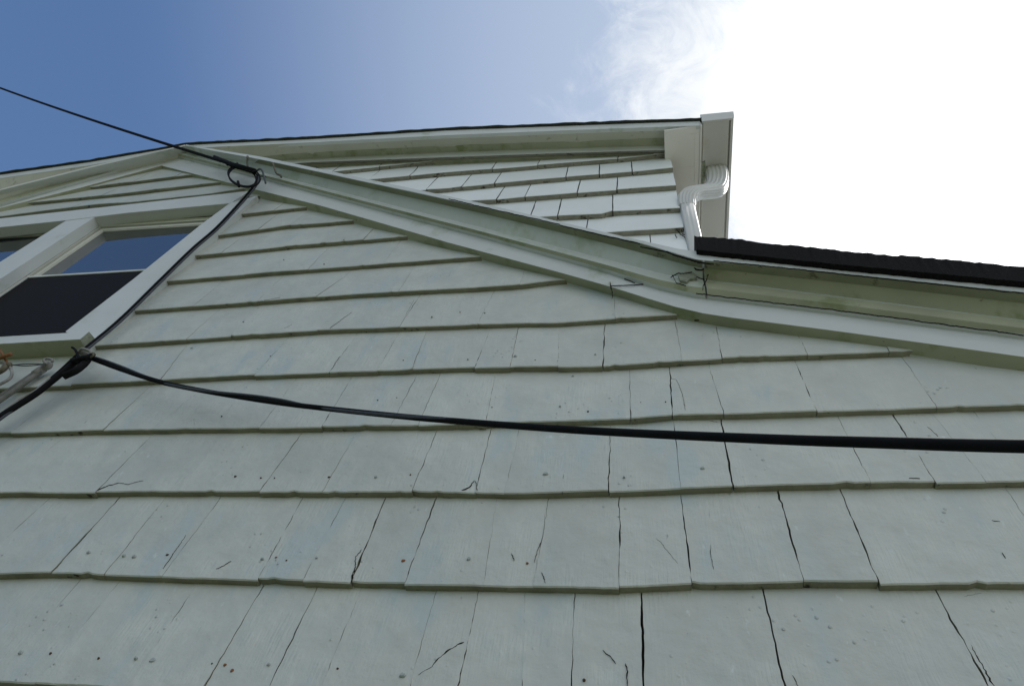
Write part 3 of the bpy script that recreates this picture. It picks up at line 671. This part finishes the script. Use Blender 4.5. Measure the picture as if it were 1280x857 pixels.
sc_w.prism([q0+Vector((-.010,-.02,0)), q0+Vector((.010,-.03,0)), q0+Vector((.016,.05,0)), q0+Vector((-.002,.12,0)), q0+Vector((-.012,.06,0))], (0, 0, .02)); sc_w.build('rotten_fascia_end', M['rot'], gutter)
sm = MB(); sm.box(g0.x-.002, g0.x+gw+.004, 3.2, 3.25, ZG-.0075, ZG-.001); sm.build('gutter_seam', M['metalw'], gutter)
# downspout: ribbed elbow and straight pipe
def ribbed(path, wx, wy, n=36, rib=.0025, nr=14, tp=1.0):
    mb = MB(); vs = []; P = [Vector(p) for p in path]; m = len(P)
    up0 = Vector((0, 1, 0))
    for i, p in enumerate(P):
        k_ = 1+(tp-1)*i/(m-1)
        d = (P[min(i+1, m-1)]-P[max(i-1, 0)]).normalized(); s = d.cross(up0); s.normalize(); u = s.cross(d).normalized()
        for k in range(n):
            a = 2*math.pi*k/n; c, s_ = math.cos(a), math.sin(a)
            q = 4.0; rr = (abs(c)**q+abs(s_)**q)**(-1/q); rb = rib*(.5+.5*math.cos(a*nr))
            vs.append(p+s*c*(rr*wx/2-rb)*k_+u*s_*(rr*wy/2-rb)*k_)
    mb.add(vs, [(i*n+k, i*n+(k+1) % n, (i+1)*n+(k+1) % n, (i+1)*n+k) for i in range(m-1) for k in range(n)]+[tuple(range(n)), tuple((m-1)*n+k for k in range(n))])
    return mb
eo = at_z(895, 214, ZG-.003)
pth = smooth_path([eo+Vector((0, 0, .0)), at(897, 226, eo.y-.0), at(893, 237, eo.y-.02), at(880, 240, eo.y-.05), at(867, 242, eo.y-.08), at(860, 247, eo.y-.095), at(858, 254, eo.y-.10), at(858.5, 260, eo.y-.10)], 7)
gutter_el = ribbed(pth, .118, .078, n=96, nr=18, rib=.005, tp=.66).build('downspout_elbow', M['metalw'], gutter, smooth=True)
ys = eo.y-.10
a_, b_ = at(857.5, 252, ys), at(869, 300, ys)
ds = ribbed([a_, Vector((a_.x, ys, a_.z-.4)), Vector((a_.x, ys, 2.2))], .066, .05, n=48, rib=.002, nr=12).build('downspout', M['metalw'], house, smooth=True)

# ------------------------------------------------------------ windows
SK = 0.06
def wfn(v):
    f = max(0, (v.z-H-1.7)/1.06); return Vector((v.x, v.y, v.z-(v.x+2.12)*SK*f))
cas = MB()
def cq(pts, y0=.985, y1=1.03, mb=None): (mb or cas).prism([at(*p, y0) for p in pts], (0, y1-y0, 0))
def vline(x, z, y=.985): return Vector((x, y, z+H))
zh = 2.762
wc = MB()   # right casing
ri, ro = at(252, 280, .985).x, at(320, 245, .985).x
wc.prism([at(288,253.5,.985), at(321.5,244.5,.985), at(210,343,.985), at(109,432,.985), at(82,414,.985), at(165,350,.985), at(252,280,.985)], (0, .05, 0))
wc.build('window_casing', M['trim'], house)
ck = MB(); cp = [at(321,248,.999).lerp(at(112,431,.999), i/120) for i in range(121)]
ck.tube([p+Vector((.003*nz(i, .31, 3), .0015*nz(i, .5, 8), .003*nz(i, .4, 5))) for i, p in enumerate(cp)], [.006+.0035*abs(nz(i, .45, 1)) for i in range(121)], 8)
ck.build('caulk_bead', M['caulk'], house, smooth=True)
XO = -1.790; XI = -2.4625; 
mw = MB(); mw.box(XI-.145, XI, .987, 1.10, 1.66+H, 2.84+H, 0, wfn)
mw.build('window_mullion', M['cream'] if False else M['trim'], house)
hc = MB()
hc.prism([at(0,284,.985)+Vector((-1.2,0,-.0)), at(0,284,.985), at(86,275,.985), at(122,270.5,.985), at(160,266,.985), at(288,254,.985), at(312,238.5,.985), at(160,255.5,.985), at(0,273,.985), at(0,273,.985)+Vector((-1.2,0,0))], (0, .05, 0))
hc.build('window_head_casing', M['trim'], house)
lc = MB(); lc.box(-3.50, -3.285, .985, 1.06, 1.66+H, 2.90+H, 0, wfn); lc.build('window_casing', M['trim'], house)

def window(x0, x1, zb, zt):
    # frame (jamb liner ring) > everything else as its sub-parts
    fr = MB(); y0, y1 = .988, 1.12
    tk = .045
    fr.box(x0-.03, x0-.001, y0+.045, y1, zb, zt+.02, 0, wfn); fr.box(x1+.001, x1+.03, y0+.045, y1, zb, zt+.02, 0, wfn)
    fr.box(x0-.03, x1+.03, y0+.047, y1, zt, zt+.03, 1, wfn)
    # blind stop ring
    def ring(mb, d, ya, yb_, mi=0, zbot=None):
        z0_ = zb if zbot is None else zbot
        mb.box(x0, x0+d, ya, yb_, z0_, zt-d, mi, wfn); mb.box(x1-d, x1, ya, yb_, z0_, zt-d, mi, wfn); mb.box(x0, x1, ya, yb_, zt-d, zt, mi, wfn)
    ring(fr, .007, 1.034, 1.060)
    o = fr.build('window', [M['cream'], M['algae_bounce']], house)
    zm = zb+(zt-zb)*.545
    def ring2(mb, d0, d1, ya, yb_, mi=0):
        mb.box(x0+d0, x0+d1, ya, yb_, zm-.03, zt-d0, mi, wfn); mb.box(x1-d1, x1-d0, ya, yb_, zm-.03, zt-d0, mi, wfn); mb.box(x0+d1, x1-d1, ya, yb_, zt-d1, zt-d0, mi, wfn)
    s = MB(); ring2(s, .007, .016, 1.052, 1.062, 1); ring2(s, .016, .036, 1.041, 1.062); ring2(s, .036, .042, 1.0445, 1.062)  # groove ring drawn dark by its colour, as recess shade
    s.box(x0+.016, x1-.016, 1.052, 1.062, zm-.03, zm+.002, 0, wfn)
    s.build('upper_sash', [M['cream'], M['fillet']], o)
    g = MB(); g.box(x0+.038, x1-.038, 1.0475, 1.052, zm-.02, zt-.038, 0, wfn); g.build('window_pane', M['glass'], o)
    sc_ = MB(); sc_.box(x0+.010, x1-.010, 1.040, 1.0435, zb+.004, zm-.012, 0, wfn); sc_.build('insect_screen', M['screen'], o)
    sf = MB(); sf.box(x0+.003, x1-.003, 1.036, 1.048, zm-.012, zm, 0, wfn)
    sf.box(x0+.003, x0+.010, 1.036, 1.048, zb, zm-.012, 0, wfn); sf.box(x1-.010, x1-.003, 1.036, 1.048, zb, zm-.012, 0, wfn); sf.build('screen_frame', M['trim'], o)
    return o
window(XI+.001, XO+.0, 1.70+H, zh+H)
window(-3.28, XI-.146, 1.70+H, zh+H)
si = MB()
si.box(-3.56, -1.83, .965, 1.03, 1.645+H, 1.70+H)
si.add([at(-700, 468, .965), at(0,429,.965), at(97.5,423.5,.965), at(108.5,414,.965), at(0,418,.965), at(-700, 452, .965)]+[at(-700, 468, .965)+Vector((0,.075,0)), at(0,429,.965)+Vector((0,.075,0)), at(97.5,423.5,.965)+Vector((0,.075,0)), at(108.5,414,.965)+Vector((0,.075,0)), at(0,418,.965)+Vector((0,.075,0)), at(-700, 452, .965)+Vector((0,.075,0))],
       [(0,1,2,3,4,5), (6,11,10,9,8,7), (0,6,7,1), (1,7,8,2), (2,8,9,3), (3,9,10,4), (4,10,11,5), (5,11,6,0)], [0, 0, 1, 1, 2, 0, 0, 0])
si = MB()
zs0 = at(98, 424, .955).z; zs1 = at(90, 415.5, .955).z; xe = at(100, 424, .955).x
si.add([(-3.58, .955, zs0), (xe, .955, zs0), (xe, 1.04, zs0), (-3.58, 1.04, zs0), (-3.58, .955, zs1), (xe, .955, zs1), (xe, 1.04, zs1+.02), (-3.58, 1.04, zs1+.02)],
       [(0,3,2,1), (4,5,6,7), (0,1,5,4), (1,2,6,5), (2,3,7,6), (3,0,4,7)], [1, 0, 0, 2, 0, 0])
si.build('window_sill', [M['trim'], M['algae_bounce'], M['rot']], house)

fd = MB(); fd.box(-5.6, XR, 1.03, 1.3, -.1, .95); fd.box(-7.0, XC-.02, 1.3, 7.2, -.1, .95); fd.build('foundation', M['stone'], house)

# ------------------------------------------------------------ cables and hardware
def tube_obj(name, pts, r, m, parent=None, n=10, sm=True):
    mb = MB(); mb.tube(pts, r, n); return mb.build(name, m, parent, smooth=sm)
YH = .925
# service drop from the gable towards the upper left
hk = at(318, 214, YH-.01)
far = at(0, 110, .72); d = (far-hk)
pts = [hk+d*(t)+Vector((0, 0, -.10*t*(1-t))) for t in [i/40 for i in range(41)]]
ext = [far+d*(t)*6+Vector((0, 0, 1.2*t*t)) for t in [i/20 for i in range(1, 21)]]
drop = empty('service_drop_cable', 'thin black overhead cable running from the gable loop out to the upper left sky', 'cable')
tube_obj('cable', pts+ext, .0078, M['black'], drop)
mb = MB()
for s in range(2):
    mb.tube([at(285+33*t, 205+10.5*t, .905)+Vector((.007*math.sin(t*26+s*math.pi), 0, .007*math.cos(t*26+s*math.pi))) for t in [i/60 for i in range(61)]], .006, 6)
mb.tube([at(268, 196, .912), at(290, 206, .905), at(318, 214, .905)], [.008, .013, .013], 8)
mb.build('wrapped_splice', M['black'], drop, smooth=True)
# coil of slack
coil = empty('cable_coil', 'small loop of slack black cable tied below the gable moulding', 'cable')
mb = MB()
for s in range(3):
    cx, cy = 302.5+s*1.6, 220.5+s*.4; ax, ay = 18.5+s*.7, 11.0+s*.7; th = .38-.1*s
    pp = []
    for i in range(49):
        a = 2*math.pi*i/48; u, v = ax*math.cos(a), ay*math.sin(a)
        pp.append(at(cx+u*math.cos(th)-v*math.sin(th), cy+u*math.sin(th)+v*math.cos(th), .925-.007*s))
    mb.tube(pp, .0036, 7, cap=False)
mb.build('cable_loop', M['black'], coil, smooth=True)
for (x, y) in ((297, 207.5), (298, 230)):
    tube_obj('cable_tie', [at(x-.5, y-3, .915), at(x+.8, y+3, .91)], .006, M['black'], coil)
# pair of cables down the casing
dp = empty('casing_cable_pair', 'pair of dark cables running down the window casing from the loop', 'cable')
P1 = [(322,219),(318,231),(300,253),(270,285),(240,311),(200,350),(150,399),(108,434),(95,445),(70,468),(35,496),(0,521),(-30,545)]
yy = [.915,.925,.955,.974,.974,.974,.973,.962,.955,.96,.965,.965,.965]
tube_obj('cable', smooth_path([at(a, b, y) for (a, b), y in zip(P1, yy)], 8), .0050, M['black'], dp)
tube_obj('cable', smooth_path([at(a+2.2, b+1.6, y-.002) for (a, b), y in zip(P1, yy)], 8), .0036, M['greywire'], dp)
# heavy cable to the right, coming closer to the lens
hv = empty('heavy_sagging_cable', 'thick black cable sagging across the wall from the sill corner to the right', 'cable')
HP = [(112,447,.955),(150,461,.955),(200,477,.953),(250,487.5,.95),(300,496,.945),(350,503.5,.935),(400,509.5,.92),(500,520,.87),(600,528.5,.81),(700,536,.745),(800,541.5,.68),(900,546,.62),(1000,550,.57),(1100,553,.53),(1200,556,.495),(1300,558,.465),(1450,561,.42)]
hp = smooth_path([at(*p) for p in HP], 10)
tube_obj('cable', hp, .0062, M['black'], hv, n=14)
tw = []
for i, p in enumerate(hp[:88]):
    a = i*.16; k_ = min(1, (87-i)/20); tw.append(p+Vector((.0025*math.cos(a), -.0070*abs(math.cos(a*.5))-.001, .0062*math.sin(a)))*k_)
tube_obj('messenger_wire', tw, [.0030*min(1, (len(tw)-1-i)/14+.08) for i in range(len(tw))], M['greywire'], hv, n=8)
# short dead end hanging behind the clamp, and second heavy run down left
ls = empty('lower_left_cable_run', 'thick black cable and pale wire dropping from the sill corner to lower left', 'cable')
tube_obj('cable', smooth_path([at(a, b, y) for a, b, y in [(114,447,.95),(103,448,.945),(90,456,.945),(68,474,.95),(45,492,.955),(20,508,.96),(0,521,.962),(-30,546,.965)]], 8), .0085, M['black'], ls)
tube_obj('pale_wire', smooth_path([at(a, b, y) for a, b, y in [(70,468,.962),(52,482,.958),(44,489,.955),(30,496,.955),(10,511,.96),(-20,530,.965)]], 8), .0045, M['porcelain'], ls)
tube_obj('cable_end', smooth_path([at(a, b, y) for a, b, y in [(112,446,.95),(105,455,.938),(95,463,.935),(80,470,.94)]], 8), .0105, M['black'], ls)
# clamp / insulator at the sill corner
ins = empty('porcelain_cable_clamp', 'grubby grey-white porcelain clamp at the window sill corner gripping the cables', 'clamp')
def ball(c, r, name, m, par, sq=(1, 1, 1)):
    mb = MB(); n, k = 12, 8; vs = []
    for j in range(1, k):
        for i in range(n):
            a, b = 2*math.pi*i/n, math.pi*j/k
            vs.append((c.x+r*sq[0]*math.sin(b)*math.cos(a), c.y+r*sq[1]*math.sin(b)*math.sin(a), c.z+r*sq[2]*math.cos(b)))
    t = len(vs); vs += [(c.x, c.y, c.z+r*sq[2]), (c.x, c.y, c.z-r*sq[2])]
    fs = [(j*n+i, j*n+(i+1) % n, (j+1)*n+(i+1) % n, (j+1)*n+i) for j in range(k-2) for i in range(n)]+[(i, (i+1) % n, t) for i in range(n)]+[((k-2)*n+i, (k-2)*n+(i+1) % n, t+1) for i in range(n)]
    mb.add(vs, fs); return mb.build(name, m, par, smooth=True)
ball(at(104, 441, .945), .016, 'insulator_body', M['porcelain'], ins, (1.1, 1, .8))
tube_obj('clamp_hook', smooth_path([at(99,440,.935), at(102,436,.925), at(108,437,.925), at(113,440,.93), at(111,444,.935)], 6), .0042, M['porcelain'], ins)
tube_obj('clamp_strap', smooth_path([at(90,450,.935), at(97,449,.925), at(108,446,.925), at(117,443,.935)], 6), .0065, M['black'], ins)
tube_obj('wire_tail', smooth_path([at(90,434,.94), at(94,437,.935), at(99,446,.93), at(108,450,.93)], 6), .0035, M['black'], ins)
tube_obj('wire_tail', smooth_path([at(113,446,.93), at(117,444,.925), at(116,441,.925)], 6), .003, M['iron'], ins)
# grey conduits at lower left with clip
gcn = empty('grey_conduit', 'double grey metal conduit with hooked white top below the window sill', 'conduit')
tube_obj('pipe', [at(53, 462, .985), at(30, 479, .985), at(0, 500, .985), at(-40, 528, .985)], .0085, M['grey'], gcn)
tube_obj('pipe', [at(47, 463, .99), at(25, 478, .99), at(0, 495, .99), at(-40, 522, .99)], .006, M['grey'], gcn)
tube_obj('conduit_collar', [at(55, 460, .985), at(43, 468, .985)], .0125, M['porcelain'], gcn)
ball(at(59, 457, .98), .014, 'conduit_cap', M['porcelain'], gcn, (1.1, .9, 1.2))
tube_obj('hook', smooth_path([at(59,455,.965), at(55,451,.96), at(58,448,.958), at(64,449,.96), at(66,452,.965)], 6), .004, M['porcelain'], gcn)
tw_ = empty('tie_wire', 'thin twisted tie wire stretched left from the conduit hook', 'wire')
tube_obj('wire_strand', smooth_path([at(54,455,.965), at(42,456.5,.962), at(28,457,.962), at(12,455.5,.965)], 6), .0016, M['steel'], tw_)
tube_obj('wire_strand', smooth_path([at(54,455,.965), at(42,454.5,.962), at(28,455,.962), at(12,456.5,.965)], 6), .0016, M['steel'], tw_)
gl = MB(); gl.tube(smooth_path([at(-20,451,.955), at(0,453,.95), at(7,454,.95), at(13,460,.95), at(15,466,.95), at(12,473,.952), at(0,480,.955), at(-20,488,.96)], 8), .0045, 8)
thing(gl.build('bent_grey_wire', M['porcelain'], smooth=True), 'pale grey bent wire loop at the left edge under the sill', 'wire')
bk = empty('rusty_bracket', 'orange rusted bracket rod on the wall under the window sill', 'bracket')
tube_obj('bracket_arm', [at(-6,449,.94), at(3,446,.935), at(14,442.5,.93)], .0055, M['rust'], bk)
tube_obj('bracket_rod', [at(-2,434,.95), at(4,444,.94), at(10,455,.95)], .0035, M['rust'], bk)
tube_obj('bracket_foot', smooth_path([at(13,456,.945), at(8,457,.945), at(3,462,.945), at(-8,468,.95)], 5), .009, M['iron'], bk)
# hooks and staple on the gable moulding
def hook(name, label, pts, r, m):
    mb = MB(); mb.tube(smooth_path([at(*p) for p in pts], 5), r, 8); return thing(mb.build(name, m, smooth=True), label, 'hook', 'iron hooks in the gable moulding' if name == 'iron_hook' else None)
hook('iron_hook', 'straight upright rusty spike in the moulding above the cable loop', [(309.5,195.5,.905),(309,203,.92),(309.5,210,.935)], .0052, M['iron'])
hook('iron_hook', 'bent rusty hook in the moulding to the right of the cable loop', [(341,204.5,.90),(343.5,212,.915),(346,217,.925),(351,219.5,.93),(351.5,221.5,.932)], .0045, M['iron'])
hook('wire_bracket', 'dark bent wire bracket holding the cable end at the gable', [(318,217,.93),(322,213,.915),(325,211.3,.91),(328,214,.91),(330,221,.91),(332,229,.915)], .0042, M['steel'])
hook('wire_tie', 'thin wire tie between loop and bracket under the moulding', [(319,222.5,.92),(326,220.5,.915),(332,220.5,.915)], .003, M['steel'])
